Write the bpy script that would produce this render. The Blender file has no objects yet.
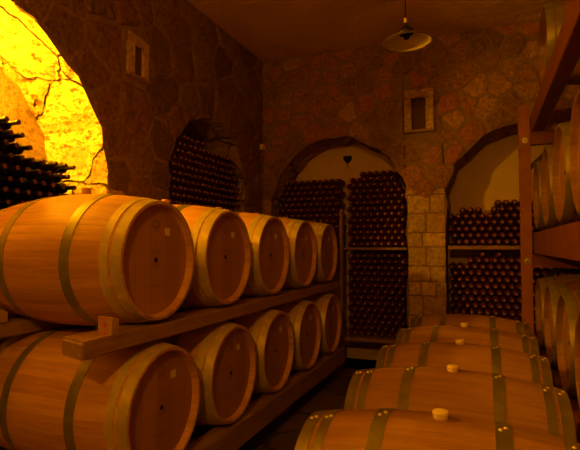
import bpy, bmesh, math, random
from mathutils import Vector, Matrix
random.seed(7)
PI = math.pi
COL = bpy.context.scene.collection
ROOM_X0, ROOM_X1, ROOM_Y0, ROOM_Y1, ROOM_H = -2.5, 1.75, -2.6, 5.3, 3.61

# ------------------------------------------------------------------ materials
def newmat(name):
    m = bpy.data.materials.new(name); m.use_nodes = True
    nt = m.node_tree; nt.nodes.clear()
    out = nt.nodes.new('ShaderNodeOutputMaterial'); b = nt.nodes.new('ShaderNodeBsdfPrincipled')
    nt.links.new(b.outputs[0], out.inputs[0])
    return m, nt, b
def N(nt, t, **kw):
    n = nt.nodes.new(t)
    for k, v in kw.items():
        if k.startswith('i_'):
            key = k[2:]; key = int(key) if key.isdigit() else key.replace('_', ' ')
            n.inputs[key].default_value = v
        else: setattr(n, k, v)
    return n
def L(nt, a, b): nt.links.new(a, b)
def math_n(nt, op, a, b=None, c=None):
    n = nt.nodes.new('ShaderNodeMath'); n.operation = op
    for i, v in enumerate((a, b, c)):
        if v is None: continue
        if isinstance(v, (int, float)): n.inputs[i].default_value = v
        else: nt.links.new(v, n.inputs[i])
    return n.outputs[0]
def ramp(nt, fac, stops):
    r = nt.nodes.new('ShaderNodeValToRGB'); e = r.color_ramp.elements
    while len(e) < len(stops): e.new(.5)
    for i, (p, c) in enumerate(stops):
        e[i].position = p; e[i].color = (*c, 1)
    nt.links.new(fac, r.inputs[0]); return r.outputs[0]
def mixc(nt, fac, a, b, mode='MIX'):
    n = nt.nodes.new('ShaderNodeMix'); n.data_type = 'RGBA'; n.blend_type = mode
    for i, v in ((0, fac), (6, a), (7, b)):
        if isinstance(v, (int, float)): n.inputs[i].default_value = v
        elif isinstance(v, tuple): n.inputs[i].default_value = (*v, 1)
        else: nt.links.new(v, n.inputs[i])
    return n.outputs[2]
def bump(nt, b, h, s=.4, d=.01):
    n = N(nt, 'ShaderNodeBump', i_Strength=s, i_Distance=d)
    nt.links.new(h, n.inputs['Height']); nt.links.new(n.outputs[0], b.inputs['Normal'])
def coords(nt, scale=(1, 1, 1), kind='Object'):
    t = nt.nodes.new('ShaderNodeTexCoord'); m = nt.nodes.new('ShaderNodeMapping')
    m.inputs['Scale'].default_value = scale; nt.links.new(t.outputs[kind], m.inputs[0]); return m.outputs[0]
def noise(nt, vec, scale, detail=4, rough=.55):
    n = N(nt, 'ShaderNodeTexNoise', i_Scale=scale, i_Detail=detail, i_Roughness=rough)
    nt.links.new(vec, n.inputs['Vector']); return n.outputs[0]

def mat_staves(name, cols):
    m, nt, b = newmat(name)
    tc = nt.nodes.new('ShaderNodeTexCoord'); sx = nt.nodes.new('ShaderNodeSeparateXYZ'); L(nt, tc.outputs['Object'], sx.inputs[0])
    oi = nt.nodes.new('ShaderNodeObjectInfo')
    ang = math_n(nt, 'ARCTAN2', sx.outputs[1], sx.outputs[2])
    k = math_n(nt, 'MULTIPLY_ADD', ang, 27 / (2 * PI), 20.5)
    fl = math_n(nt, 'FLOOR', k); fr = math_n(nt, 'FRACT', k)
    wn = nt.nodes.new('ShaderNodeTexWhiteNoise'); wn.noise_dimensions = '2D'
    cv = nt.nodes.new('ShaderNodeCombineXYZ'); L(nt, fl, cv.inputs[0]); L(nt, math_n(nt, 'MULTIPLY', oi.outputs['Random'], 50), cv.inputs[1])
    L(nt, cv.outputs[0], wn.inputs['Vector'])
    cg = nt.nodes.new('ShaderNodeCombineXYZ')
    L(nt, math_n(nt, 'MULTIPLY', sx.outputs[0], 2.5), cg.inputs[0]); L(nt, math_n(nt, 'MULTIPLY', k, 3.2), cg.inputs[1])
    L(nt, math_n(nt, 'MULTIPLY', oi.outputs['Random'], 30), cg.inputs[2])
    g = noise(nt, cg.outputs[0], 2.2, 6, .6)
    base = ramp(nt, math_n(nt, 'ADD', math_n(nt, 'MULTIPLY', wn.outputs[0], .36), math_n(nt, 'MULTIPLY', g, .6)),
                [(.2, cols[0]), (.55, cols[1]), (.9, cols[2])])
    gap = math_n(nt, 'LESS_THAN', math_n(nt, 'PINGPONG', fr, .5), .014)
    c = mixc(nt, math_n(nt, 'MULTIPLY', gap, .3), base, (.14, .07, .03))
    # wine stain around the bung hole
    st = nt.nodes.new('ShaderNodeVectorMath'); st.operation = 'LENGTH'
    sv = nt.nodes.new('ShaderNodeCombineXYZ')
    L(nt, math_n(nt, 'MULTIPLY', sx.outputs[0], .8), sv.inputs[0]); L(nt, math_n(nt, 'MULTIPLY', sx.outputs[1], 1.1), sv.inputs[1])
    L(nt, math_n(nt, 'ADD', sx.outputs[2], -.335), sv.inputs[2]); L(nt, sv.outputs[0], st.inputs[0])
    sd = math_n(nt, 'ADD', st.outputs['Value'], math_n(nt, 'MULTIPLY', noise(nt, coords(nt), 9, 3), .16))
    sf = ramp(nt, sd, [(.10, (1, 1, 1)), (.22, (0, 0, 0))])
    sfm = math_n(nt, 'MULTIPLY', sf, .6)
    blot = ramp(nt, noise(nt, cg.outputs[0], .9, 5, .7), [(.30, (.62, .50, .40)), (.55, (1, 1, 1))])
    c = mixc(nt, .7, c, blot, 'MULTIPLY')
    c = mixc(nt, sfm, c, (.22, .09, .05))
    L(nt, c, b.inputs['Base Color']); b.inputs['Roughness'].default_value = .55
    h = math_n(nt, 'SUBTRACT', math_n(nt, 'MULTIPLY', g, .3), gap)
    bump(nt, b, h, .35, .002)
    return m
def mat_planks(name, axis, freq, cols, rough=.6, stretch=(1, 1, 14), seed=0):
    m, nt, b = newmat(name)
    tc = nt.nodes.new('ShaderNodeTexCoord'); sx = nt.nodes.new('ShaderNodeSeparateXYZ'); L(nt, tc.outputs['Object'], sx.inputs[0])
    oi = nt.nodes.new('ShaderNodeObjectInfo')
    k = math_n(nt, 'MULTIPLY_ADD', sx.outputs[axis], freq, 20.3)
    fl = math_n(nt, 'FLOOR', k); fr = math_n(nt, 'FRACT', k)
    wn = nt.nodes.new('ShaderNodeTexWhiteNoise'); wn.noise_dimensions = '2D'
    cv = nt.nodes.new('ShaderNodeCombineXYZ'); L(nt, fl, cv.inputs[0]); L(nt, math_n(nt, 'MULTIPLY', oi.outputs['Random'], 50), cv.inputs[1])
    L(nt, cv.outputs[0], wn.inputs['Vector'])
    g = noise(nt, coords(nt, stretch), 3, 6, .6)
    c = ramp(nt, math_n(nt, 'ADD', math_n(nt, 'MULTIPLY', wn.outputs[0], .5), math_n(nt, 'MULTIPLY', g, .5)), [(.15, cols[0]), (.5, cols[1]), (.85, cols[2])])
    gap = math_n(nt, 'LESS_THAN', math_n(nt, 'PINGPONG', fr, .5), .02)
    c = mixc(nt, math_n(nt, 'MULTIPLY', gap, .35), c, (.12, .06, .02))
    L(nt, c, b.inputs['Base Color']); b.inputs['Roughness'].default_value = rough
    bump(nt, b, math_n(nt, 'SUBTRACT', math_n(nt, 'MULTIPLY', g, .3), gap), .3, .002)
    return m
def mat_wood(name, cols, stretch=(14, 1, 14), rough=.7, sc=2.5):
    m, nt, b = newmat(name)
    g = noise(nt, coords(nt, stretch), sc, 6, .65)
    k = noise(nt, coords(nt), 5, 3)
    c = ramp(nt, math_n(nt, 'ADD', math_n(nt, 'MULTIPLY', g, .6), math_n(nt, 'MULTIPLY', k, .4)), [(.3, cols[0]), (.5, cols[1]), (.7, cols[2])])
    L(nt, c, b.inputs['Base Color']); b.inputs['Roughness'].default_value = rough
    bump(nt, b, g, .4, .004); return m
def mat_flat(name, col, rough=.6, metal=0, nz=.25, sc=20, bs=.2):
    m, nt, b = newmat(name)
    n = noise(nt, coords(nt), sc, 4)
    d = tuple(c * (1 - nz) for c in col); u = tuple(min(1, c * (1 + nz)) for c in col)
    L(nt, ramp(nt, n, [(.3, d), (.7, u)]), b.inputs['Base Color'])
    b.inputs['Roughness'].default_value = rough; b.inputs['Metallic'].default_value = metal
    if bs: bump(nt, b, n, bs, .003)
    return m
def mat_stone(name, cols, bs=.8, rough=.9):
    m, nt, b = newmat(name)
    at = nt.nodes.new('ShaderNodeAttribute'); at.attribute_name = 'tint'
    v = coords(nt)
    n1 = noise(nt, v, 6, 8, .65); n2 = noise(nt, v, 28, 6, .7)
    f = math_n(nt, 'ADD', math_n(nt, 'MULTIPLY', at.outputs['Fac'], .75), math_n(nt, 'MULTIPLY', n1, .35))
    c = ramp(nt, f, [(.15 + .2 * i, q) for i, q in enumerate(cols)])
    sp = ramp(nt, n2, [(.35, (.45, .42, .4)), (.5, (.95, .95, .95)), (.68, (1.5, 1.5, 1.5))])
    c = mixc(nt, .8, c, sp, 'MULTIPLY')
    L(nt, c, b.inputs['Base Color']); b.inputs['Roughness'].default_value = rough; b.inputs['Specular IOR Level'].default_value = .2
    bump(nt, b, math_n(nt, 'ADD', n1, math_n(nt, 'MULTIPLY', n2, .5)), bs, .03); return m
def mat_rubble(name, c0, c1, c2, scale=3.2, bs=1., edge=.04, joint=.7, crack=0):
    m, nt, b = newmat(name)
    v = coords(nt)
    nn = N(nt, 'ShaderNodeTexNoise', i_Scale=3., i_Detail=3.); L(nt, v, nn.inputs['Vector'])
    vm = nt.nodes.new('ShaderNodeVectorMath'); vm.operation = 'MULTIPLY_ADD'; L(nt, nn.outputs['Color'], vm.inputs[0]); vm.inputs[1].default_value = (.25,) * 3; L(nt, v, vm.inputs[2])
    ve = N(nt, 'ShaderNodeTexVoronoi', feature='DISTANCE_TO_EDGE', i_Scale=scale); L(nt, vm.outputs[0], ve.inputs['Vector'])
    vc = N(nt, 'ShaderNodeTexVoronoi', feature='F1', i_Scale=scale); L(nt, vm.outputs[0], vc.inputs['Vector'])
    n1 = noise(nt, v, 5, 8, .7); n2 = noise(nt, v, 22, 6, .7)
    sv = nt.nodes.new('ShaderNodeSeparateColor'); L(nt, vc.outputs['Color'], sv.inputs[0])
    c = ramp(nt, math_n(nt, 'ADD', math_n(nt, 'MULTIPLY', sv.outputs[0], .5), math_n(nt, 'MULTIPLY', n1, .55)), [(.2, c0), (.5, c1), (.8, c2)])
    e = ramp(nt, ve.outputs['Distance'], [(0, (0, 0, 0)), (edge, (1, 1, 1))])
    jn = ramp(nt, noise(nt, v, 7, 3), [(.42, (0, 0, 0)), (.58, (1, 1, 1))]) if crack else 1.0
    c = mixc(nt, math_n(nt, 'MULTIPLY', math_n(nt, 'MULTIPLY', math_n(nt, 'SUBTRACT', 1, e), joint), jn), c, tuple(x * .45 for x in c0))
    if crack:     # rough hewn pits and stains
        pit = ramp(nt, noise(nt, coords(nt, (1, 1.3, 2.0)), 15, 8, .7), [(.30, (.10, .035, .01)), (.41, (.5, .33, .16)), (.50, (1, 1, 1))])
        c = mixc(nt, crack, c, pit, 'MULTIPLY')
    L(nt, c, b.inputs['Base Color']); b.inputs['Roughness'].default_value = .92; b.inputs['Specular IOR Level'].default_value = .15
    h = math_n(nt, 'ADD', math_n(nt, 'MULTIPLY', e, .7), math_n(nt, 'ADD', n1, math_n(nt, 'MULTIPLY', n2, .35)))
    bump(nt, b, h, bs, .045); return m
def mat_plaster(name, c0, c1, sc=4, bs=.5, d=.02, fine=30):
    m, nt, b = newmat(name); v = coords(nt)
    n1 = noise(nt, v, sc, 6, .6); n2 = noise(nt, v, fine, 5, .6)
    L(nt, ramp(nt, n1, [(.3, c0), (.7, c1)]), b.inputs['Base Color']); b.inputs['Roughness'].default_value = .95
    b.inputs['Specular IOR Level'].default_value = .1
    bump(nt, b, math_n(nt, 'ADD', n1, math_n(nt, 'MULTIPLY', n2, .4)), bs, d); return m

M = {}
M['staves'] = mat_staves('oak_staves', ((.48, .25, .08), (.64, .37, .12), (.74, .46, .16)))
M['staves_centre'] = mat_staves('dimmed_oak_staves', ((.34, .18, .065), (.46, .265, .095), (.56, .34, .13)))  # same oak, darkened in colour to dim the lamplight on the centre row
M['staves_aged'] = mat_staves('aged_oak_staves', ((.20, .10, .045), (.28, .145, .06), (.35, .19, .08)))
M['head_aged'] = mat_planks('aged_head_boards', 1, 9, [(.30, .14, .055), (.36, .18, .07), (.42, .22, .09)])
M['head'] = mat_planks('oak_head_boards', 1, 9, [(.34, .17, .06), (.41, .215, .08), (.48, .265, .105)])
M['hoop'] = mat_flat('galvanised_hoop', (.64, .56, .34), .5, .4, .25, 9, .1)
M['hoop_dull'] = mat_flat('weathered_hoop', (.29, .27, .16), .42, .5, .3, 9, .1)
M['rivet'] = mat_flat('steel_rivet', (.9, .85, .65), .35, .6, .1)
M['bung'] = mat_flat('pale_bung', (.92, .78, .5), .5, 0, .1)
M['bungwood'] = mat_flat('wood_bung', (.62, .33, .14), .6, 0, .2)
M['hole'] = mat_flat('dark_hole', (.02, .012, .01), .8)
M['paper'] = mat_flat('paper_label', (.85, .72, .5), .8, 0, .1)
M['ink'] = mat_flat('burnt_mark', (.27, .13, .05), .8, 0, .2)
M['redink'] = mat_flat('red_mark', (.55, .06, .02), .8, 0, .1)
M['timber'] = mat_wood('rough_timber', [(.20, .11, .06), (.32, .19, .10), (.42, .27, .15)])
M['timber2'] = mat_wood('chock_timber', [(.34, .20, .10), (.46, .29, .15), (.55, .37, .2)])
M['redwood'] = mat_wood('red_brown_timber', [(.14, .042, .02), (.19, .056, .027), (.24, .074, .035)], (3, 3, 3), .6)
M['postwood'] = mat_wood('orange_brown_post', [(.24, .085, .04), (.33, .12, .055), (.40, .15, .07)], (3, 3, 3), .6)
M['glass'] = mat_flat('bottle_glass', (.14, .024, .010), .42, 0, .3, 8, 0)
M['glassdark'] = mat_flat('green_black_glass', (.018, .016, .008), .35, 0, .3, 8, 0)
M['cork'] = mat_flat('cork_end', (.34, .17, .08), .7, 0, .3, 30, 0)
M['foil'] = mat_flat('red_capsule', (.14, .045, .02), .45, 0, .3, 12, 0)
M['metal'] = mat_flat('dark_iron', (.05, .045, .04), .5, .8, .2)
M['bolt'] = mat_flat('bolt_steel', (.5, .48, .4), .4, .9, .1)
M['enamel'] = mat_flat('white_enamel', (.75, .72, .62), .35, 0, .08, 8, 0)
M['enamelout'] = mat_flat('dark_enamel', (.12, .10, .08), .4, 0, .2, 8, 0)
M['recess_shade_panel'] = mat_flat('niche_painted_shade', (.11, .055, .035), .9)
M['black'] = mat_flat('black_fitting', (.008, .006, .006), .85)
M['plasticbox'] = mat_flat('pale_plastic', (.75, .62, .45), .5, 0, .05, 8, 0)
M['plaster'] = mat_plaster('alcove_plaster', (.66, .51, .34), (.78, .62, .43), 2.5, .25, .01)
M['ceiling'] = mat_plaster('ceiling_plaster', (.64, .44, .27), (.82, .60, .39), 2, .8, .05, 14)
M['mortar'] = mat_plaster('mortar', (.22, .14, .08), (.33, .22, .13), 9, .9, .03)
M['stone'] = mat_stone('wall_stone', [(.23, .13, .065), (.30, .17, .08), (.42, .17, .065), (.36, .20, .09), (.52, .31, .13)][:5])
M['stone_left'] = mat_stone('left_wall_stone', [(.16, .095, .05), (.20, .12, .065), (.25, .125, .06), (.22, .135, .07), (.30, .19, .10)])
M['quoin'] = mat_stone('dressed_stone', [(.44, .33, .2), (.54, .41, .25), (.48, .33, .19), (.62, .46, .29), (.68, .52, .34)], .6)
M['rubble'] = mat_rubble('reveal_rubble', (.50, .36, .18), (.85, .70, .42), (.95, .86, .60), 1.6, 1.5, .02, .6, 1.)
M['rubble_dark'] = mat_rubble('vault_rubble', (.30, .18, .10), (.40, .25, .14), (.48, .32, .19), 3.2, .9)
M['scratch'] = mat_rubble('scored_plaster', (.50, .38, .22), (.68, .53, .33), (.78, .66, .44), .6, 1.8, .003, .2, .6)
M['floor'] = mat_rubble('floor_flags', (.09, .06, .045), (.13, .09, .06), (.17, .12, .08), 1.6, .5)

# ------------------------------------------------------------------ mesh helpers
def finish(name, bm, mats, parent=None, smooth=False, loc=None):
    bm.normal_update()
    for e in bm.edges:
        if len(e.link_faces) == 2 and e.calc_face_angle(0) > .6: e.smooth = False
    me = bpy.data.meshes.new(name); bm.to_mesh(me); bm.free()
    for k in (mats if isinstance(mats, (list, tuple)) else [mats]): me.materials.append(M[k] if isinstance(k, str) else k)
    if smooth:
        for p in me.polygons: p.use_smooth = True
    o = bpy.data.objects.new(name, me); COL.objects.link(o)
    if parent: o.parent = parent
    if loc: o.location = loc
    return o
def add_box(bm, x0, x1, y0, y1, z0, z1, mi=0, bev=0):
    vs = [bm.verts.new(p) for p in [(x0, y0, z0), (x1, y0, z0), (x1, y1, z0), (x0, y1, z0), (x0, y0, z1), (x1, y0, z1), (x1, y1, z1), (x0, y1, z1)]]
    fs = [bm.faces.new([vs[i] for i in q]) for q in [(0, 3, 2, 1), (4, 5, 6, 7), (0, 1, 5, 4), (1, 2, 6, 5), (2, 3, 7, 6), (3, 0, 4, 7)]]
    for f in fs: f.material_index = mi
    if bev:
        es = list({e for f in fs for e in f.edges})
        r = bmesh.ops.bevel(bm, geom=es, offset=bev, segments=2, affect='EDGES')
        for f in r['faces']: f.material_index = mi
    return vs
def lathe(bm, prof, n=48, axis='X', mi=0, a0=0, closed=False):
    """prof: list of (t, r) along the axis; r == 0 closes to a point."""
    rings = []
    def P(t, r, a):
        c, s = r * math.cos(a), r * math.sin(a)
        return (t, c, s) if axis == 'X' else ((c, t, s) if axis == 'Y' else (c, s, t))
    for t, r in prof:
        if r <= 1e-6: rings.append([bm.verts.new(P(t, 0, 0))])
        else: rings.append([bm.verts.new(P(t, r, a0 + 2 * PI * i / n)) for i in range(n)])
    pairs = list(zip(rings, rings[1:])) + ([(rings[-1], rings[0])] if closed else [])
    for A, B in pairs:
        for i in range(n):
            j = (i + 1) % n
            if len(A) == 1 and len(B) == 1: continue
            if len(A) == 1: f = bm.faces.new((A[0], B[j], B[i]))
            elif len(B) == 1: f = bm.faces.new((A[i], A[j], B[0]))
            else: f = bm.faces.new((A[i], A[j], B[j], B[i]))
            f.material_index = mi; f.smooth = True
    bmesh.ops.recalc_face_normals(bm, faces=bm.faces)
def ringband(bm, t0, t1, r0, r1, n, th, axis='X', mi=0):
    lathe(bm, [(t0, r0), (t1, r1), (t1, r1 + th), (t0, r0 + th)], n, axis, mi, closed=True)
def tube(bm, a, b, r, n=10, mi=0, r2=None):
    a, b = Vector(a), Vector(b); d = b - a; q = d.to_track_quat('Z', 'Y').to_matrix()
    r2 = r if r2 is None else r2
    A = [bm.verts.new(a + q @ Vector((r * math.cos(2 * PI * i / n), r * math.sin(2 * PI * i / n), 0))) for i in range(n)]
    B = [bm.verts.new(b + q @ Vector((r2 * math.cos(2 * PI * i / n), r2 * math.sin(2 * PI * i / n), 0))) for i in range(n)]
    for i in range(n):
        f = bm.faces.new((A[i], A[(i + 1) % n], B[(i + 1) % n], B[i])); f.smooth = True; f.material_index = mi
    f = bm.faces.new(A[::-1]); f.material_index = mi; f = bm.faces.new(B); f.material_index = mi
def empty(name, loc, label, cat, group=None):
    o = bpy.data.objects.new(name, None); COL.objects.link(o); o.location = loc; o.empty_display_size = .05
    return tag(o, label, cat, group)
def tag(o, label, cat, group=None, kind=None):
    if label: o['label'] = label
    if cat: o['category'] = cat
    if group: o['group'] = group
    if kind: o['kind'] = kind
    return o
def struct(o):
    o['kind'] = 'structure'; return o
def copy_tree(o, parent=None):
    c = o.copy(); COL.objects.link(c); c.parent = parent
    for ch in list(o.children): copy_tree(ch, c)
    return c
def sub_beam(bm, x0, x1, y0, y1, z0, z1, jit=.004, seg=10, axis=1, bev=.006):
    """a slightly irregular sawn beam"""
    add_box(bm, x0, x1, y0, y1, z0, z1, 0, bev)
    L0 = (x1 - x0, y1 - y0, z1 - z0)[axis]
    no = [0, 0, 0]; no[axis] = 1
    for k in range(1, seg):
        co = [0, 0, 0]; co[axis] = (x0, y0, z0)[axis] + L0 * k / seg
        bmesh.ops.bisect_plane(bm, geom=bm.verts[:] + bm.edges[:] + bm.faces[:], plane_co=co, plane_no=no)
    rnd = random.Random(int(1000 * (x0 + y0 + z0)))
    off = {}
    for v in bm.verts:
        k = round(v.co[axis], 3)
        if k not in off: off[k] = Vector((rnd.uniform(-jit, jit), rnd.uniform(-jit, jit), rnd.uniform(-jit, jit)))
        d = off[k].copy(); d[axis] = 0
        v.co += d

# ------------------------------------------------------------------ masonry walls with arched openings
class Arch:
    def __init__(s, c, sp, r, sill=0., depth=.5): s.c, s.sp, s.r, s.sill, s.depth = c, sp, r, sill, depth
    def inside(s, u, v, pad=0):
        if v < s.sill: return False
        if v <= s.sp: return abs(u - s.c) < s.r + pad
        return math.hypot(u - s.c, v - s.sp) < s.r + pad
    def outline(s, n=22, jit=0, rnd=None):
        pts = [(s.c - s.r, s.sill)]
        k = 6
        for i in range(k): pts.append((s.c - s.r, s.sill + (s.sp - s.sill) * (i + 1) / k))
        for i in range(1, n): a = PI - PI * i / n; pts.append((s.c + s.r * math.cos(a), s.sp + s.r * math.sin(a)))
        for i in range(k + 1): pts.append((s.c + s.r, s.sp - (s.sp - s.sill) * i / k))
        if jit:
            pts = [pts[0]] + [(u + rnd.uniform(-jit, jit), v + rnd.uniform(-jit, jit)) for u, v in pts[1:-1]] + [pts[-1]]
        return pts
def clip_poly(poly, px, py, nx, ny):
    out = []
    for i in range(len(poly)):
        a, b = poly[i], poly[(i + 1) % len(poly)]
        da = (a[0] - px) * nx + (a[1] - py) * ny; db = (b[0] - px) * nx + (b[1] - py) * ny
        if da <= 0: out.append(a)
        if (da < 0 < db) or (db < 0 < da):
            t = da / (da - db); out.append((a[0] + t * (b[0] - a[0]), a[1] + t * (b[1] - a[1])))
    return out
def masonry(name, u0, u1, v0, v1, arches, P, spacing, seed, reveal_mats, back_mats, quoin_test, slots=(), edge=.10, relief=.016, ujit=.02, blocks=()):
    """P(u, v, d): wall coordinates to world, d = distance out of the wall face into the room."""
    rnd = random.Random(seed); bm = bmesh.new(); tint = bm.loops.layers.float_color.new('tint')
    outs = [a.outline(24, ujit, rnd) for a in arches]
    # mortar face: built in vertical strips so that the openings stay clean
    def quadf(pts, mi, flip=False):
        vs = [bm.verts.new(p) for p in (pts[::-1] if flip else pts)]
        f = bm.faces.new(vs); f.material_index = mi; return f
    cur = u0
    for a, o in sorted(zip(arches, outs), key=lambda q: q[0].c):
        cl, cr = a.c - a.r - .1, a.c + a.r + .1
        quadf([P(cur, v0, 0), P(cl, v0, 0), P(cl, v1, 0), P(cur, v1, 0)], 0)
        if a.sill > v0: quadf([P(cl, v0, 0), P(cr, v0, 0), P(cr, a.sill, 0), P(cl, a.sill, 0)], 0)
        K0, KN = 6, len(o) - 7
        for i in range(K0):
            va, vb = (a.sill if i == 0 else o[i][1]), o[i + 1][1]
            quadf([P(cl, va, 0), P(*o[i], 0), P(*o[i + 1], 0), P(cl, vb, 0)], 0)
            p, q = o[KN + i], o[KN + i + 1]
            quadf([P(cr, p[1], 0), P(*p, 0), P(*q, 0), P(cr, q[1], 0)], 0, True)
        top = [(cl + (cr - cl) * (i - K0) / (KN - K0), v1) for i in range(K0, KN + 1)]
        quadf([P(cl, o[K0][1], 0), P(*o[K0], 0), P(cl, v1, 0)], 0); quadf([P(cr, o[KN][1], 0), P(cr, v1, 0), P(*o[KN], 0)], 0)
        for i in range(K0, KN): quadf([P(*o[i], 0), P(*o[i + 1], 0), P(*top[i - K0 + 1], 0), P(*top[i - K0], 0)], 0)
        cur = cr
    quadf([P(cur, v0, 0), P(u1, v0, 0), P(u1, v1, 0), P(cur, v1, 0)], 0)
    for a, o, rm, km in zip(arches, outs, reveal_mats, back_mats):
        K = 5
        loop = o
        grid = [[bm.verts.new(P(u + (rnd.uniform(-ujit, ujit) * .8 if 0 < k < K and 0 < i < len(loop) - 1 else 0), v + (rnd.uniform(-ujit, ujit) * .8 if 0 < k < K and 0 < i < len(loop) - 1 else 0), -a.depth * k / K)) for i, (u, v) in enumerate(loop)] for k in range(K + 1)]
        for k in range(K):
            for i in range(len(loop) - 1):
                ff = bm.faces.new((grid[k][i], grid[k][i + 1], grid[k + 1][i + 1], grid[k + 1][i])); ff.material_index = rm
        quadf([P(u, v, -a.depth) for u, v in loop], km)
        # sill / floor of the recess
        quadf([P(a.c - a.r, a.sill, 0), P(a.c - a.r, a.sill, -a.depth), P(a.c + a.r, a.sill, -a.depth), P(a.c + a.r, a.sill, 0)], rm)
    # seeds
    seeds = []
    def ok(u, v, d):
        return all((u - s[0]) ** 2 + (v - s[1]) ** 2 > d * d for s in seeds)
    for a in arches:
        arc = PI * a.r; n = max(6, int(arc / .23))
        for i in range(n + 1):
            t = PI * i / n + rnd.uniform(-.03, .03); e = edge * rnd.uniform(.9, 1.15)
            for sg in (1, -1):
                seeds.append((a.c + (a.r + sg * e) * math.cos(t), a.sp + (a.r + sg * e) * math.sin(t), sg > 0))
        for side in (-1, 1):
            v = a.sp - .2 - (.06 if side > 0 else 0)
            while v > a.sill - .1:
                e = edge * rnd.uniform(.95, 1.05)
                for sg in (1, -1): seeds.append((a.c + side * (a.r + sg * e), v, sg > 0))
                v -= rnd.uniform(.17, .24)
        if a.sill > v0:
            u = a.c - a.r + .1
            while u < a.c + a.r:
                for sg in (1, -1): seeds.append((u, a.sill - sg * .08, sg > 0))
                u += rnd.uniform(.2, .3)
    tries = 0
    while tries < 6000:
        tries += 1
        u, v = rnd.uniform(u0, u1), rnd.uniform(v0, v1)
        if any(a.inside(u, v, edge * 1.7) for a in arches): continue
        d = spacing * rnd.choice((.5, .7, .95, 1.25, 1.5)) if tries < 3000 else spacing * .62
        if ok(u, v, d): seeds.append((u, v, True))
    for s in slots:   # keep out of the small niche frames
        seeds = [q for q in seeds if not (s[0] - .04 < q[0] < s[1] + .04 and s[2] - .04 < q[1] < s[3] + .04)]
    for q in seeds:
        if not q[2]: continue
        poly = [(u0, v0), (u1, v0), (u1, v1), (u0, v1)]
        near = sorted((p for p in seeds if p is not q), key=lambda p: (p[0] - q[0]) ** 2 + (p[1] - q[1]) ** 2)[:22]
        for p in near:
            mx, my = (p[0] + q[0]) / 2, (p[1] + q[1]) / 2
            poly = clip_poly(poly, mx, my, p[0] - q[0], p[1] - q[1])
            if len(poly) < 3: break
        if len(poly) < 3: continue
        cx = sum(p[0] for p in poly) / len(poly); cy = sum(p[1] for p in poly) / len(poly)
        if any(s[0] - .02 < cx < s[1] + .02 and s[2] - .02 < cy < s[3] + .02 for s in slots): continue
        # resample the outline and roughen it
        pts = []
        for i in range(len(poly)):
            a, b = poly[i], poly[(i + 1) % len(poly)]
            ln = math.hypot(b[0] - a[0], b[1] - a[1])
            if ln < .015: continue
            n = max(1, int(ln / .06))
            for k in range(n):
                t = (k + (.22 if k == 0 else 0)) / n; pts.append((a[0] + t * (b[0] - a[0]), a[1] + t * (b[1] - a[1])))
            pts.append((a[0] + .9 * (b[0] - a[0]), a[1] + .9 * (b[1] - a[1])))
        if len(pts) < 4: continue
        if any(s[0] - .01 < p[0] < s[1] + .01 and s[2] - .01 < p[1] < s[3] + .01 for s in slots for p in pts):
            pts = [p for p in pts if not any(s[0] - .01 < p[0] < s[1] + .01 and s[2] - .01 < p[1] < s[3] + .01 for s in slots)]
            if len(pts) < 4: continue
        if quoin_test(cx, cy): continue
        h = relief * rnd.uniform(.3, 1.5); gp = rnd.uniform(.004, .026)
        def ring(shr, d, jit):
            o = []
            for (x, y) in pts:
                dx, dy = x - cx, y - cy; l = math.hypot(dx, dy) + 1e-6
                f_ = max(.1, (l - shr) / l)
                o.append(bm.verts.new(P(cx + dx * f_ + rnd.uniform(-jit, jit), cy + dy * f_ + rnd.uniform(-jit, jit), d + rnd.uniform(-1, 1) * jit * .7)))
            return o
        rings = [ring(gp, -.005, .007), ring(gp + .006, h * .6, .007), ring(gp + .03, h, .006)]
        mi = 2 if quoin_test(cx, cy) else 1
        tv = rnd.random()
        fs = []
        nn = len(pts)
        for A, B in zip(rings, rings[1:]):
            for i in range(nn): fs.append(bm.faces.new((A[i], A[(i + 1) % nn], B[(i + 1) % nn], B[i])))
        c = bm.verts.new(P(cx, cy, h * 1.1))
        for i in range(nn): fs.append(bm.faces.new((rings[2][i], rings[2][(i + 1) % nn], c)))
        for f_ in fs:
            f_.material_index = mi
            for lp in f_.loops: lp[tint] = (tv, tv, tv, 1)
    for (a0, a1, b0, b1) in blocks:      # squared pillar blocks
        tv = rnd.random(); h = relief * rnd.uniform(.5, 1.1); g = rnd.uniform(.003, .008)
        n0 = len(bm.faces); rr = []
        for sh, d, jt in ((g, -.004, .003), (g + .005, h * .7, .004), (g + .022, h, .004)):
            x0, x1, y0, y1 = a0 + sh, a1 - sh, b0 + sh, b1 - sh; ps = []
            for (p, q), k in ((((x0, y0), (x1, y0)), 4), (((x1, y0), (x1, y1)), 3), (((x1, y1), (x0, y1)), 4), (((x0, y1), (x0, y0)), 3)):
                for i in range(k): ps.append((p[0] + (q[0] - p[0]) * i / k, p[1] + (q[1] - p[1]) * i / k))
            rr.append([bm.verts.new(P(x + rnd.uniform(-jt, jt), y + rnd.uniform(-jt, jt), d + rnd.uniform(-jt, jt) * .6)) for x, y in ps])
        nn = len(rr[0]); fs = []
        for A, B in zip(rr, rr[1:]):
            for i in range(nn): fs.append(bm.faces.new((A[i], A[(i + 1) % nn], B[(i + 1) % nn], B[i])))
        c = bm.verts.new(P((a0 + a1) / 2, (b0 + b1) / 2, h * 1.15))
        for i in range(nn): fs.append(bm.faces.new((rr[2][i], rr[2][(i + 1) % nn], c)))
        for f_ in fs:
            f_.material_index = 2
            for lp in f_.loops: lp[tint] = (tv, tv, tv, 1)
    return struct(finish(name, bm, ['mortar', 'stone_left' if name == 'wall_left' else 'stone', 'quoin', 'plaster', 'rubble', 'scratch', 'rubble_dark']))

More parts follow.
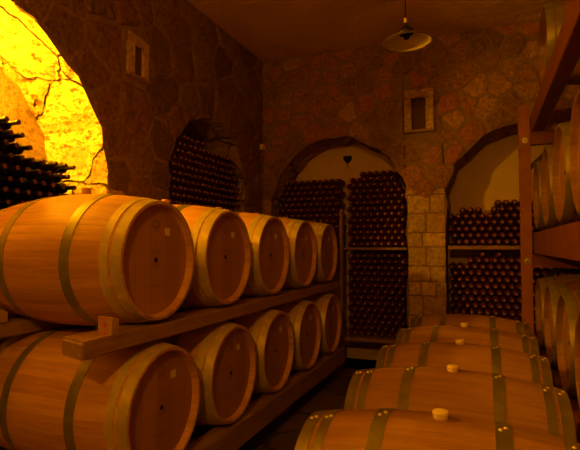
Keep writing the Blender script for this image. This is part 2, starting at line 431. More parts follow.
rq = random.Random(4); PILLAR = []; zz = 0.
while zz < 1.93:
    hh = rq.uniform(.13, .22)
    if zz + hh > 1.93: hh = 1.97 - zz
    cuts = [-.775] + sorted(rq.choice(([-.62], [-.54], [-.58], [-.5], [-.64, -.49]))) + [-.38]
    PILLAR += [(p, q, zz, zz + hh) for p, q in zip(cuts, cuts[1:])]
    zz += hh
A_MID = Arch(-1.575, 1.80, .80, 0., .5)
A_RIGHT = Arch(.42, 1.80, .80, 0., .5)
A_NICHE = Arch(1.80, 1.85, .90, 1.44, .55)
A_SMALL = Arch(4.15, 1.93, .70, 1.44, .55)
masonry('wall_back', ROOM_X0, ROOM_X1, 0, ROOM_H, [A_MID, A_RIGHT], lambda u, v, d: (u, ROOM_Y1 - d, v), .26, 11,
        [6, 6], [3, 3], lambda u, v: -.80 < u < -.36 and v < 1.95, blocks=PILLAR, slots=[(-.825, -.47, 2.57, 3.05)], edge=.098, relief=.011)
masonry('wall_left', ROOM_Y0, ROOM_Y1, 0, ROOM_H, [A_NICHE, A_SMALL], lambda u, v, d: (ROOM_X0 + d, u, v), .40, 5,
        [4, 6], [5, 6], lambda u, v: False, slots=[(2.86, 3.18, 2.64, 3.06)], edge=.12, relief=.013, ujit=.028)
bm = bmesh.new(); add_box(bm, ROOM_X1, ROOM_X1 + .2, ROOM_Y0, ROOM_Y1 + .6, 0, ROOM_H); struct(finish('wall_right', bm, 'rubble_dark'))
bm = bmesh.new(); add_box(bm, ROOM_X0 - .6, ROOM_X1 + .2, ROOM_Y0 - .2, ROOM_Y0, 0, ROOM_H); struct(finish('wall_front', bm, 'rubble_dark'))
bm = bmesh.new(); add_box(bm, ROOM_X0 - .6, ROOM_X1 + .2, ROOM_Y0 - .2, ROOM_Y1 + .6, -.2, 0); struct(finish('floor', bm, 'floor'))
# gently uneven plaster ceiling
bm = bmesh.new(); nx, ny = 30, 50; rc = random.Random(3)
g = [[bm.verts.new((ROOM_X0 - .1 + (ROOM_X1 - ROOM_X0 + .2) * i / nx, ROOM_Y0 - .1 + (ROOM_Y1 - ROOM_Y0 + .2) * j / ny, ROOM_H + rc.uniform(-.008, .008))) for j in range(ny + 1)] for i in range(nx + 1)]
for i in range(nx):
    for j in range(ny): bm.faces.new((g[i][j], g[i][j + 1], g[i + 1][j + 1], g[i + 1][j]))
struct(finish('ceiling', bm, 'ceiling', smooth=True))

# small niches with dressed stone frames
def niche_frame(name, P, u0, u1, v0, v1, w, lint, label, tilt=0, dp=1.):
    root = empty(name, P((u0 + u1) / 2, v0, 0), label, 'niche')
    ox, oy, oz = root.location
    def blk(nm, a0, a1, b0, b1, d0, d1, mat, sh=0, seed=0):
        bm = bmesh.new(); t = bm.loops.layers.float_color.new('tint')
        c = [P(a, b + (sh * (a - u0)), d * dp if d > 0 else d) for d in (d0, d1) for a, b in ((a0, b0), (a1, b0), (a1, b1), (a0, b1))]
        vs = [bm.verts.new((p[0] - ox, p[1] - oy, p[2] - oz)) for p in c]
        for q in [(0, 1, 2, 3), (7, 6, 5, 4), (0, 4, 5, 1), (1, 5, 6, 2), (2, 6, 7, 3), (3, 7, 4, 0)]: bm.faces.new([vs[i] for i in q])
        bmesh.ops.recalc_face_normals(bm, faces=bm.faces)
        bmesh.ops.bevel(bm, geom=bm.edges[:], offset=.006, segments=2, affect='EDGES')
        for f in bm.faces:
            for lp in f.loops: lp[t] = (seed, seed, seed, 1)
        return finish(nm, bm, mat, root)
    blk('lintel', u0 + .01, u1 + .005, v1 - lint, v1, .005, .05, 'quoin', tilt, .5)
    blk('jamb', u0, u0 + w[0], v0, v1 - lint - .003, .0, .045, 'quoin', 0, .3)
    blk('jamb', u1 - w[1], u1, v0, v1 - lint - .003, .0, .045, 'quoin', 0, .7)
    blk('sill', u0 - .005, u1 + .01, v0 - .028, v0 - .002, 0, .07, 'timber', 0, 0)
    blk('recess_shade_panel', u0 + w[0], u1 - w[1], v0, v1 - lint, .001, .006, 'recess_shade_panel', 0, 0)  # flat panel on the wall face; the opening's inner shade is its dark colour
    return root
niche_frame('wall_niche', lambda u, v, d: (u, ROOM_Y1 - d, v), -.79, -.487, 2.60, 3.03, (.075, .08), .085,
            'small stone framed niche opening high on the back wall between two arches')
niche_frame('wall_niche', lambda u, v, d: (ROOM_X0 + d, u, v), 2.88, 3.13, 2.68, 3.0, (.085, .075), .075,
            'narrow stone framed niche high on the left wall between the two arches', -.12, .55)

# ------------------------------------------------------------------ barrels
BL, RB, RE = .95, .332, .279     # length, bilge radius, end radius
def rad(x): return RE + (RB - RE) * (1 - (abs(x) / (BL / 2)) ** 2.0)
def make_barrel(rivets, bungmat, heads=(1, -1), wood='staves'):
    root = bpy.data.objects.new('barrel', None); COL.objects.link(root); root.empty_display_size = .05
    bm = bmesh.new(); h = BL / 2
    prof = [(-h + .05, .245), (-h + .035, .258), (-h + .004, .263), (-h, .267), (-h, RE - .004), (-h + .003, RE)]
    n = 28
    prof += [(-h + .003 + (2 * h - .006) * i / n, rad(-h + .003 + (2 * h - .006) * i / n)) for i in range(1, n)]
    prof += [(h - .003, RE), (h, RE - .004), (h, .267), (h - .004, .263), (h - .035, .258), (h - .05, .245)]
    lathe(bm, prof, 72); finish('staves', bm, wood, root)
    for s in heads:
        bm = bmesh.new(); x = s * (h - .036)
        lathe(bm, [(x - s * .012, 0), (x - s * .012, .257), (x, .2575), (x + s * .001, .24), (x + s * .0012, 0)], 64)
        for f in bm.faces: f.smooth = False
        hd = finish('head', bm, 'head' if wood != 'staves_aged' else 'head_aged', root)
        bm = bmesh.new(); lathe(bm, [(x + s * .002, 0), (x + s * .004, .010), (x + s * .0022, .013), (x + s*.001, .013)], 16, 'X'); finish('tap_hole', bm, 'hole', hd)
        if s > 0:
            xs = x + .0022
            bm = bmesh.new()           # round maker's stamp at the top
            def arcband(cy, cz, r0, r1, a0, a1, k=16):
                for i in range(k):
                    t0, t1 = a0 + (a1 - a0) * i / k, a0 + (a1 - a0) * (i + 1) / k
                    bm.faces.new([bm.verts.new((xs, cy + r * math.cos(t), cz + r * math.sin(t))) for r, t in ((r0, t0), (r1, t0), (r1, t1), (r0, t1))])
            arcband(0, .165, .024, .029, 0, 2 * PI, 24); arcband(0, .165, .0, .018, PI, 2 * PI); arcband(0, .165, .010, .018, 0, PI * .6)
            finish('stamp', bm, 'ink', hd)
            bm = bmesh.new(); arcband(0, 0, .026, .030, -PI * .9, -PI * .1); finish('emblem_ring', bm, 'ink', hd)
            bm = bmesh.new(); arcband(0, 0, .036, .038, -PI * .8, -PI * .2); finish('emblem_ring', bm, 'ink', hd)
            bm = bmesh.new()
            for k in range(5):
                y = -.026 + k * .013
                bm.faces.new([bm.verts.new((xs, a, b)) for a, b in ((y, .030), (y + .008, .030), (y + .006, .046 + .006 * (k % 2)), (y + .001, .044))])
            finish('emblem_crown', bm, 'ink', hd)
            bm = bmesh.new(); arcband(0, .085, .002, .007, 0, 2 * PI, 8); finish('stamp_dot', bm, 'ink', hd)
            bm = bmesh.new()
            for k in range(9):
                y = -.048 + k * .011
                bm.faces.new([bm.verts.new((xs, a, b)) for a, b in ((y, -.128), (y + .003, -.128), (y + .003, -.114 - .003 * (k % 3)), (y, -.114))])
                bm.faces.new([bm.verts.new((xs, a, b)) for a, b in ((y + .003, -.128), (y + .008, -.128), (y + .008, -.1255), (y + .003, -.1255))])
            finish('lettering', bm, 'ink', hd)
            bm = bmesh.new(); add_box(bm, xs, xs + .001, .068, .108, .118, .155); finish('paper_label', bm, 'paper', hd)
    for s in (1, -1):
        for (d0, d1, mt) in ((.001, .048, 'hoop'), (.063, .101, 'hoop'), (.252, .302, 'hoop_dull')):
            x0, x1 = s * (h - d0), s * (h - d1)
            bm = bmesh.new(); ringband(bm, x0, x1, rad(x0) - .0005, rad(x1) - .0005, 72, .0032)
            hp = finish('hoop', bm, mt if wood == 'staves' and not rivets else 'hoop_dull', root)
            if rivets:
                xm = (x0 + x1) / 2
                for k in (-1, 1):
                    ph = math.radians(84 + 1.5 * k * s) if d0 < .2 else math.radians(88)
                    xx = xm + (.008 * k); r = rad(xx) + .0025
                    ph += math.radians(2.2 * k)
                    bm = bmesh.new(); lathe(bm, [(0, .0085), (.003, .007), (.005, .004), (.0055, 0)], 10, 'Z')
                    bmesh.ops.transform(bm, matrix=Matrix.Translation((xx, -math.cos(ph) * r, math.sin(ph) * r)) @ Matrix.Rotation(PI / 2 - ph, 4, 'X'), verts=bm.verts)
                    finish('rivet', bm, 'rivet', hp)
    if bungmat:
        bm = bmesh.new()
        if bungmat == 'bung': lathe(bm, [(RB - .01, .022), (RB + .002, .025), (RB + .018, .028), (RB + .024, .025), (RB + .026, 0)], 24, 'Z')
        else: lathe(bm, [(RB - .01, .022), (RB, .024), (RB + .03, .027), (RB + .033, .024), (RB + .033, 0)], 20, 'Z')
        finish('bung', bm, bungmat, root)
    return root
def place(proto, used, loc, label, group, rz=0):
    o = copy_tree(proto) if used else proto
    o.location = loc; o.rotation_euler = (0, 0, rz); tag(o, label, 'barrel', group); return o
LX, LXL, LY, LYL, LS = -1.432 - BL / 2, -1.395 - BL / 2, 1.920, 1.9286, .6713
ZU, ZL = 1.36 - .0666, 1.36 - .7612
pU = make_barrel(False, 'bungwood')
for i, s in enumerate(['nearest oak barrel of the upper left row, resting on the plank end and red-marked chock',
                       'second oak barrel from the near end of the upper left row',
                       'third oak barrel from the near end, middle of the upper left row',
                       'fourth oak barrel from the near end of the upper left row',
                       'farthest oak barrel of the upper left row, beside the bottle racks']):
    place(pU, i > 0, (LX, LY + i * LS, ZU), s, 'oak barrels on the upper tier along the left wall', 0)
pL = make_barrel(False, None)
for i, s in enumerate(['nearest oak barrel of the lower left row, shaded by the plank end',
                       'second oak barrel from the near end of the lower left row',
                       'third oak barrel from the near end, middle of the lower left row',
                       'fourth oak barrel from the near end of the lower left row',
                       'farthest oak barrel of the lower left row, in deep shadow by the bottle racks']):
    place(pL, i > 0, (LXL, LYL + i * LS, ZL), s, 'oak barrels on the lower tier along the left wall', 0)
RX, RY, RS, RZ = -.1534, 1.7737, .6849, .435
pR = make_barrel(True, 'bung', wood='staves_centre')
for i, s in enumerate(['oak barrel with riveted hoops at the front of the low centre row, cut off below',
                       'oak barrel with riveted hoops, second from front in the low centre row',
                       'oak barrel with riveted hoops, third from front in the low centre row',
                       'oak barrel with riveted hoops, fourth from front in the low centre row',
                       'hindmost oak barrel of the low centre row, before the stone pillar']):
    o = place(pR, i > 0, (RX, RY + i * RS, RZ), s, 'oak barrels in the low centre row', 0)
    if i == 4:
        for ch in list(o.children):
            if ch.name.startswith('bung'): bpy.data.objects.remove(ch)
HX = .40 + BL / 2
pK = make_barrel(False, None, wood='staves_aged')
rk = [((HX + .02, 4.02, 2.862), 'oak barrel on the topmost tier of the right rack, above the sloping beam'),
      ((HX, 2.51, 1.785), 'oak barrel on the middle tier of the right rack, nearest the camera'),
      ((HX, 3.19, 1.785), 'oak barrel on the middle tier of the right rack, second from the near end'),
      ((HX, 3.87, 1.785), 'oak barrel on the middle tier of the right rack, third from the near end'),
      ((HX, 4.55, 1.785), 'oak barrel on the middle tier of the right rack, closest to the upright post'),
      ((HX, 2.51, .805), 'oak barrel on the bottom tier of the right rack, nearest the camera'),
      ((HX, 3.19, .805), 'oak barrel on the bottom tier of the right rack, second from the near end'),
      ((HX, 3.87, .805), 'oak barrel on the bottom tier of the right rack, behind the second one')]
rk.append(((HX, 4.55, .805), 'oak barrel on the bottom tier of the right rack, farthest along by the post'))
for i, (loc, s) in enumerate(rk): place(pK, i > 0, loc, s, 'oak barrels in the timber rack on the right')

# ------------------------------------------------------------------ timbers of the left rows
def beam_thing(name, x0, x1, y0, y1, z0, z1, label, mat='timber', group=None, **kw):
    bm = bmesh.new(); sub_beam(bm, x0, x1, y0, y1, z0, z1, **kw)
    return tag(finish(name, bm, mat), label, 'beam', group)
pb = beam_thing('timber_beam', -1.60, -1.435, 1.44, 4.95, .917, .988, 'rough timber plank under the fronts of the upper left barrels, its sawn end sticking out')
for v in pb.data.vertices:       # the plank is sawn off askew
    if v.co.y < 1.5: v.co.y += .055 * (-1.435 - v.co.x) / .165
beam_thing('timber_beam', -2.28, -2.17, 1.42, 4.95, .917, .988, 'rough timber plank under the rear ends of the upper left barrels')
beam_thing('timber_beam', -1.50, -1.385, 1.35, 5.0, .15, .298, 'heavy timber beam carrying the fronts of the lower left barrels')
beam_thing('timber_beam', -2.30, -2.18, 1.35, 5.0, .15, .298, 'heavy timber beam carrying the rear ends of the lower left barrels')
for i, y in enumerate((1.5, 2.6, 3.7, 4.8)):
    beam_thing('timber_sleeper', -2.36, -1.52, y - .07, y + .07, 0, .15, 'short timber sleeper on the floor under the lower left beams, %s from the near end' % ('first', 'second', 'third', 'fourth')[i], axis=0, seg=4)
# wedges under the barrels
def wedge(x0, x1, y0, y1, z0, h0, h1, label, mark=False, group=None):
    root = None
    bm = bmesh.new()
    ps = [(x0, y0, z0), (x1, y0, z0), (x1, y1, z0), (x0, y1, z0), (x0, y0, z0 + h0), (x1, y0, z0 + h0), (x1, y1, z0 + h1), (x0, y1, z0 + h1)]
    vs = [bm.verts.new(p) for p in ps]
    for q in [(0, 3, 2, 1), (4, 5, 6, 7), (0, 1, 5, 4), (1, 2, 6, 5), (2, 3, 7, 6), (3, 0, 4, 7)]: bm.faces.new([vs[i] for i in q])
    bmesh.ops.bevel(bm, geom=bm.edges[:], offset=.003, segments=1, affect='EDGES')
    o = tag(finish('wooden_wedge', bm, 'timber2'), label, 'wedge', group)
    if mark:
        bm = bmesh.new(); y = y0 - .0008; cx = (x0 + x1) / 2 ; cz = z0 + h0 * .56
        add_box(bm, cx - .015, cx + .015, y, y + .0007, cz - .003, cz + .003); add_box(bm, cx - .003, cx + .003, y, y + .0007, cz - .015, cz + .015)
        add_box(bm, x0 + .008, x1 - .02, y, y + .0007, z0 + .008, z0 + .012)
        add_box(bm, x0 + .012, x1 - .02, y, y + .0007, z0 + h0 - .010, z0 + h0 - .006)
        finish('red_mark', bm, 'redink', o)
    return o
ordn = ['nearest', 'second', 'third', 'fourth', 'fifth']
wedge(-1.515, -1.44, 1.60, 1.645, .988, .078, .066, 'small wooden wedge with a red cross mark under the nearest upper barrel', True)
wedge(-2.28, -2.17, 1.545, 1.70, .988, .125, .05, 'tall wooden wedge under the rear end of the nearest upper left barrel')
# bearers of the centre row
beam_thing('timber_beam', -.54, -.44, 1.3, 4.85, 0, .135, 'low timber bearer on the floor under the left ends of the centre row barrels')
beam_thing('timber_beam', .14, .24, 1.3, 4.85, 0, .135, 'low timber bearer on the floor under the right ends of the centre row barrels')

# ------------------------------------------------------------------ timber rack on the right
rack = empty('barrel_rack', (.35, 4.95, 0), 'red-brown bolted timber rack holding barrels on three tiers at the right', 'rack')
def rpart(name, x0, x1, y0, y1, z0, z1, mat='redwood', axis=1, seg=8, jit=.002):
    bm = bmesh.new(); sub_beam(bm, x0 - .35, x1 - .35, y0 - 4.95, y1 - 4.95, z0, z1, jit=jit, seg=seg, axis=axis, bev=.004)
    return finish(name, bm, mat, rack)
for (x, y, top) in ((.30, 4.95, 2.66), (1.30, 4.95, 2.66), (.30, 1.25, 2.66), (1.30, 1.25, 2.66)):
    p = rpart('post', x, x + .095, y - .05, y + .05, 0, top, mat='postwood', axis=2)
    for zb in (2.33, 1.225, .27):
        bm = bmesh.new(); yb = y - 4.95 - .05
        xx = x + .05 - .35
        lathe(bm, [(-.010, 0), (-.010, .010), (-.008, .013), (-.004, .014), (-.004, .026), (0, .027)], 16, 'Y')
        bmesh.ops.translate(bm, vec=(xx, yb, zb), verts=bm.verts); finish('bolt', bm, 'bolt', p)
for (z, zt) in ((2.28, 2.40), (1.165, 1.285), (.20, .32)):
    for y in (4.90, 1.30): rpart('cross_beam', .396, 1.30, y - .04, y + .04, z, zt, axis=0, seg=4)
for x0, x1 in ((.405, .50), (1.18, 1.27)):
    o = rpart('long_beam', x0, x1, 1.2, 4.98, 2.395, 2.565)
    rpart('long_beam', x0, x1, 1.2, 4.98, 1.29, 1.478)
    rpart('long_beam', x0, x1, 1.2, 4.98, .325, .505)
for (z) in (2.27, 1.155):
    bm = bmesh.new()
    tube(bm, (.05, -.06, z - .0), (.26, -.06, z + .0), .012, 4)
    bm.free(); bm = bmesh.new()
    a = Vector((.045, -.04, z - .16)); b = Vector((.22, -.04, z + .01)); w = Vector((.03, 0, -.03))
    vs = [bm.verts.new(p) for p in (a, b, b + Vector((.06, 0, 0)), a + Vector((0, 0, -.06)))]
    v2 = [bm.verts.new(v.co + Vector((0, .03, 0))) for v in vs]
    bm.faces.new(vs); bm.faces.new(v2[::-1])
    for i in range(4): bm.faces.new((vs[i], v2[i], v2[(i + 1) % 4], vs[(i + 1) % 4]))
    bmesh.ops.recalc_face_normals(bm, faces=bm.faces); finish('corner_brace', bm, 'metal', rack)

# ------------------------------------------------------------------ bottles
def bottle_mesh(name, glass, foil, n=14, cork='cork'):
    bm = bmesh.new()     # axis along Y, neck end toward -Y, origin at the belly on the axis
    prof = [(.295, 0), (.288, .018), (.299, .030), (.298, .035), (.29, .0372), (.115, .0372), (.098, .034), (.084, .024), (.076, .0165), (.066, .0145)]
    lathe(bm, prof, n, 'Y', 0)
    lathe(bm, [(.067, .0146), (.02, .0142), (.018, .0152), (.004, .0152), (.002, .014)], n, 'Y', 1)
    lathe(bm, [(.002, .0142), (.0, .011), (-.001, 0)], n, 'Y', 2)
    me = bpy.data.meshes.new(name); bm.to_mesh(me); bm.free()
    for k in (glass, foil, cork): me.materials.append(M[k])
    return me
MB_RED = bottle_mesh('wine_bottle', 'glass', 'foil'); MB_DK = bottle_mesh('wine_bottle', 'glassdark', 'glassdark', cork='foil')
rb = random.Random(21)
PX, PZ = .0775, .0672
def pile(u0, u1, z0, topfn, inside):
    """hexagonally stacked bottle centres, column by row"""
    out = []; r = 0; z = z0 + .038
    while z < 3:
        off = (r % 2) * PX / 2; u = u0 + .039 + off; row = []
        while u <= u1 - .039:
            if z + .03 <= topfn(u) and inside(u, z): row.append((u, z))
            u += PX
        if not row: break
        out.append(row); r += 1; z += PZ
    return out
def arch_ok(a): return lambda u, z: a.inside(u, z, -.038)
cam_pos = Vector((0, 0, 1.36)); TH, PHI, FPX = .383, .0433, 484.84
def to_px(p):
    X, Y, Z = p[0], p[1], p[2] - 1.36
    r = X * math.cos(TH) + Y * math.sin(TH); d = -X * math.sin(TH) + Y * math.cos(TH)
    D = d * math.cos(PHI) + Z * math.sin(PHI); U = -d * math.sin(PHI) + Z * math.cos(PHI)
    return 290 + FPX * r / D, 225 - FPX * U / D
def hump(base, amps):
    return lambda u: base + sum(a * (abs(u - c) < w) for c, w, a in amps)
DEPB = ROOM_Y1 + .12
regions = []
# (key, place phrase, rows, facing)
regions.append(('niche', pile(1.62, 2.68, 1.44, lambda u: 1.74 + .02 + (2.60 - u) * .05 if u > 2.47 else (1.92 if u > 2.36 else (1.93 + (2.36 - u) * .15 if u > 2.10 else 2.08 + (2.1 - u) * .4)), arch_ok(A_NICHE)), 'X'))
regions.append(('right_up', pile(-.375, 1.20, 1.365, lambda u: 1.74 if u < -.27 else (1.81 if u < -.02 else (1.76 if u < .06 else (1.90 if u < .24 else 1.86))), arch_ok(A_RIGHT)), 'Y'))
regions.append(('right_low', pile(-.375, 1.20, .298, lambda u: 1.19 if u < -.15 else (1.24 if u < -.04 else (1.31 if u < .02 else (1.25 if u < .1 else (1.31 if u < .17 else 1.25)))), arch_ok(A_RIGHT)), 'Y'))
regions.append(('mid_up', pile(-1.503, -.77, 1.345, lambda u: 2.27 if u > -1.33 else 2.19, arch_ok(A_MID)), 'Y'))
regions.append(('mid_low', pile(-1.503, -.77, .34, lambda u: 1.31, arch_ok(A_MID)), 'Y'))
regions.append(('mid_left', pile(-2.375, -1.535, 1.345, lambda u: 2.19, arch_ok(A_MID)), 'Y'))
regions.append(('small', pile(3.45, 4.85, 1.44, lambda u: 2.45 - (u - 3.45) * .11, arch_ok(A_SMALL)), 'X'))
# shelves and posts that carry them
def shelf(x0, x1, y0, y1, z0, z1, label, mat='timber', name='bottle_shelf', cat='shelf'):
    bm = bmesh.new(); add_box(bm, x0, x1, y0, y1, z0, z1, 0, .003); return tag(finish(name, bm, mat), label, cat)
shelf(-1.485, -.79, ROOM_Y1 + .03, ROOM_Y1 + .49, 1.318, 1.343, 'wooden shelf across the right half of the middle alcove, full of bottles')
shelf(-2.36, -1.55, ROOM_Y1 + .03, ROOM_Y1 + .49, 1.318, 1.343, 'wooden shelf in the left half of the middle alcove, hidden behind barrels')
shelf(-1.485, -.79, ROOM_Y1 + .03, ROOM_Y1 + .49, .30, .338, 'low wooden shelf near the floor under the bottles of the middle alcove')
shelf(-.365, 1.205, ROOM_Y1 + .03, ROOM_Y1 + .49, 1.325, 1.363, 'wooden shelf across the right alcove, carrying the upper bottle pile')
shelf(-.365, 1.205, ROOM_Y1 + .03, ROOM_Y1 + .49, .26, .298, 'low wooden shelf at the bottom of the right alcove, under the lower bottle pile')
shelf(-1.54, -1.505, ROOM_Y1 + .02, ROOM_Y1 + .09, 0, 1.78, 'thin upright wooden post dividing the bottles of the middle alcove', 'timber', 'divider_post', 'post')

allb = []
for key, rows, fac in regions:
    for r, row in enumerate(rows):
        for c, (u, z) in enumerate(row):
            j = rb.uniform(-.014, .014)
            tip = (ROOM_X0 - .02 + j, u, z) if fac == 'X' else (u, ROOM_Y1 + .10 + j, z)
            allb.append(dict(key=key, r=r, u=u, z=z, fac=fac, tip=tip, rows=len(rows)))
# which bottle tips the photograph shows, tested against the built scene
bpy.context.view_layer.update(); dg = bpy.context.evaluated_depsgraph_get(); SC = bpy.context.scene
def seen(b):
    t = b['tip']; px = to_px(t)
    if not (-6 < px[0] < 586 and -6 < px[1] < 456): return False
    offs = [(0, 0), (-.03, 0), (.03, 0), (0, .03), (0, .012), (0, -.012)]
    for du, dz in offs:
        q = Vector((t[0], t[1] + du, t[2] + dz)) if b['fac'] == 'X' else Vector((t[0] + du, t[1], t[2] + dz))
        d = q - cam_pos; ln = d.length
        hit, loc, *_ = SC.ray_cast(dg, cam_pos, d / ln, distance=ln - .012)
        if not hit: return True
    return False
for b in allb: b['seen'] = seen(b)
indiv = []
for key, cap in (('niche', 90), ('right_up', 120), ('right_low', 120), ('mid_up', 200)):
    indiv += [b for b in allb if b['key'] == key and b['seen']][:cap]
indiv = indiv[:320]
ids = {id(b) for b in indiv}
ORD = ['', 'first', 'second', 'third', 'fourth', 'fifth', 'sixth', 'seventh', 'eighth', 'ninth', 'tenth', 'eleventh', 'twelfth', 'thirteenth', 'fourteenth', 'fifteenth', 'sixteenth', 'seventeenth', 'eighteenth', 'nineteenth', 'twentieth']
WHERE = {'niche': ('in the glowing left niche', 'dark bottle'), 'right_up': ("in right alcove's upper pile", 'dark red bottle'),
         'right_low': ("in right alcove's lower pile", 'dark red bottle'), 'mid_up': ("on middle alcove's shelf", 'dark red bottle')}
GR = {'niche': 'wine bottles heaped in the lit left niche', 'right_up': 'wine bottles piled on the shelf of the right alcove',
      'right_low': 'wine bottles piled under the shelf of the right alcove', 'mid_up': 'wine bottles stacked on the shelf of the middle alcove'}
def xform(b):
    tx, ty, tz = b['tip']
    if b['fac'] == 'Y': return Matrix.Translation((tx, ty, tz))
    return Matrix.Translation((tx, ty, tz)) @ Matrix.Rotation(PI / 2, 4, 'Z')       # neck toward +X
for key in WHERE:
    sel = [b for b in indiv if b['key'] == key]
    rws = sorted({b['r'] for b in sel}, reverse=True)
    for ri, r in enumerate(rws):
        row = sorted([b for b in sel if b['r'] == r], key=lambda b: b['u'])
        for ci, b in enumerate(row):
            o = bpy.data.objects.new('wine_bottle', MB_DK if key == 'niche' else MB_RED); COL.objects.link(o)
            o.matrix_world = xform(b) @ Matrix.Rotation(rb.uniform(0, 6), 4, 'Y')
            wh, look = WHERE[key]
            tag(o, '%s %s, %s from left in %s row down' % (look, wh, ORD[min(20, ci + 1)], 'top' if ri == 0 else ORD[min(20, ri + 1)]) if ri else
                '%s %s, %s from left in the top row' % (look, wh, ORD[min(20, ci + 1)]), 'bottle', GR[key])
# the many remaining, smaller or hidden bottles
bm = bmesh.new()
for b in allb:
    if id(b) in ids: continue
    n0 = len(bm.verts)
    bm.from_mesh(MB_DK if b['key'] in ('niche', 'small') else MB_RED)
    bm.verts.ensure_lookup_table()
    if b['key'] in ('niche', 'small'):
        pass
    bmesh.ops.transform(bm, matrix=xform(b), verts=bm.verts[n0:])
me = bpy.data.meshes.new('stacked_bottles'); bm.to_mesh(me); bm.free()
for k in ('glass', 'foil', 'cork'): me.materials.append(M[k])
o = bpy.data.objects.new('stacked_bottles', me); COL.objects.link(o)
tag(o, 'dense stacks of dark bottles in the small left arch and the middle alcove', 'bottles', None, 'stuff')
print('BOTTLES', {k: (sum(b['key'] == k for b in allb), sum(b['key'] == k and b['seen'] for b in allb)) for k in [r[0] for r in regions]}, len(indiv))

# ------------------------------------------------------------------ pendant lamp
lamp = empty('pendant_lamp', (-.503, 3.5, 2.825), 'unlit enamel pendant lamp with a shallow conical shade hanging from the ceiling', 'lamp')
R1 = .172
bm = bmesh.new(); lathe(bm, [(0.0, R1), (.012, R1 - .006), (.045, .085), (.062, .05)], 48, 'Z'); sh = finish('lamp_shade', bm, 'enamel', lamp)
bm = bmesh.new(); lathe(bm, [(0.0, R1 + .001), (.004, R1 + .003), (.0145, R1 - .004), (.049, .086), (.066, .052), (.067, .049)], 48, 'Z'); finish('shade_outside', bm, 'enamelout', sh)
bm = bmesh.new(); lathe(bm, [(-.004, R1 + .001), (-.001, R1 + .005), (.004, R1 + .003), (.002, R1 - .002)], 48, 'Z', closed=True); finish('rim', bm, 'enamelout', sh)
bm = bmesh.new(); lathe(bm, [(.06, .054), (.075, .058), (.095, .05), (.112, .03), (.12, .016), (.135, .012), (.15, .01), (.155, 0)], 28, 'Z'); finish('cap', bm, 'metal', lamp)
bm = bmesh.new(); lathe(bm, [(.075, .024), (.045, .024), (.034, .02), (.026, .018), (.026, 0)], 20, 'Z'); finish('socket', bm, 'black', lamp)
for ch in lamp.children: pass
lamp.rotation_euler = (math.radians(1), math.radians(-2.5), 0)
bm = bmesh.new(); tube(bm, (.0, 0, .15), (.03, -.014, .79), .0045, 8); finish('cord', bm, 'black', lamp)
bm = bmesh.new(); lathe(bm, [(.14, .009), (.14, .011), (.175, .011), (.18, .006)], 12, 'Z'); finish('cord_grip', bm, 'bung', lamp)

# heart shaped dark wall light in the middle alcove and the junction box by the corner
sc_ = empty('wall_light', (-1.565, ROOM_Y1 + .5, 2.43), 'small dark heart-shaped wall light on the plaster above the middle alcove bottles', 'lamp')
bm = bmesh.new()
pts = [(0, -.055), (.03, -.032), (.052, -.002), (.058, .026), (.045, .046), (.024, .046), (0, .038), (-.024, .046), (-.045, .046), (-.058, .026), (-.052, -.002), (-.03, -.032)]
f0 = [bm.verts.new((x, -.008, z)) for x, z in pts]; f1 = [bm.verts.new((x * .8, -.05, z * .8)) for x, z in pts]; f2 = [bm.verts.new((x, 0, z)) for x, z in pts]
n = len(pts)
for A, B in ((f2, f0), (f0, f1)):
    for i in range(n): bm.faces.new((A[i], A[(i + 1) % n], B[(i + 1) % n], B[i]))
bm.faces.new(f1); bm.faces.new(f2[::-1]); bmesh.ops.recalc_face_normals(bm, faces=bm.faces)
bmesh.ops.bevel(bm, geom=[e for e in bm.edges if e.verts[0] in f1 and e.verts[1] in f1], offset=.008, segments=3, affect='EDGES')
finish('housing', bm, 'black', sc_)
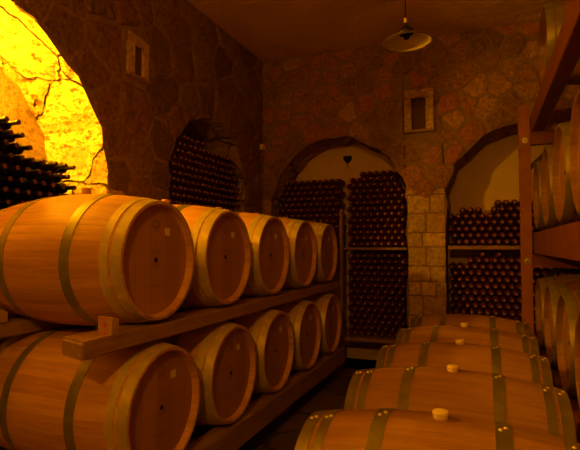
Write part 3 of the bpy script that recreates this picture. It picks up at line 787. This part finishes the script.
bm = bmesh.new(); tube(bm, (0, -.02, -.05), (0, -.02, -.10), .006, 8, 0, .004); finish('stem', bm, 'metal', sc_)
jb = empty('junction_box', (ROOM_X0 + .018, 5.235, 2.545), 'small pale junction box with a cable near the corner by the middle alcove', 'box')
bm = bmesh.new(); add_box(bm, 0, .04, -.045, .04, -.035, .035, 0, .006); finish('cover', bm, 'plasticbox', jb)
bm = bmesh.new(); tube(bm, (.008, 0, -.035), (.008, .01, -.55), .007, 8); finish('cable', bm, 'timber', jb)

# stone impost block at the foot of the bright niche jamb
bm = bmesh.new(); tl = bm.loops.layers.float_color.new('tint'); add_box(bm, ROOM_X0 + .0, ROOM_X0 + .05, 2.66, 2.84, 1.66, 1.76, 0, .01)
for f in bm.faces:
    for lp in f.loops: lp[tl] = (.5,) * 3 + (1,)
struct(finish('trim_1', bm, 'quoin'))

# ------------------------------------------------------------------ lights
WARM = (1.0, .375, .006)
def point(name, loc, e, r, col=WARM):
    l = bpy.data.lights.new(name, 'POINT'); l.energy = e; l.shadow_soft_size = r; l.color = col
    o = bpy.data.objects.new(name, l); COL.objects.link(o); o.location = loc; return o
point('niche_lamp', (-2.93, 1.74, 2.46), 145, .05, (1.0, .39, .004))
point('cellar_lamp', (-.2, -1.1, 2.74), 98, .06)
point('fill_lamp', (-1.4, -1.6, 2.4), 3, .35)
w = bpy.data.worlds.new('cellar_world'); bpy.context.scene.world = w; w.use_nodes = True
w.node_tree.nodes['Background'].inputs[0].default_value = (1, .4, .03, 1); w.node_tree.nodes['Background'].inputs[1].default_value = .01

# ------------------------------------------------------------------ camera
cam = bpy.data.cameras.new('camera'); co = bpy.data.objects.new('camera', cam); COL.objects.link(co)
cam.sensor_width = 36; cam.lens = 36 * FPX / 580; cam.clip_start = .02
co.location = cam_pos; co.rotation_euler = (PI / 2 + PHI, 0, TH)
sc = bpy.context.scene; sc.camera = co
sc.view_settings.view_transform = 'Standard'; sc.view_settings.look = 'None'; sc.view_settings.exposure = 0
sc.cycles.max_bounces = 6; sc.cycles.diffuse_bounces = 4; sc.cycles.use_denoising = True
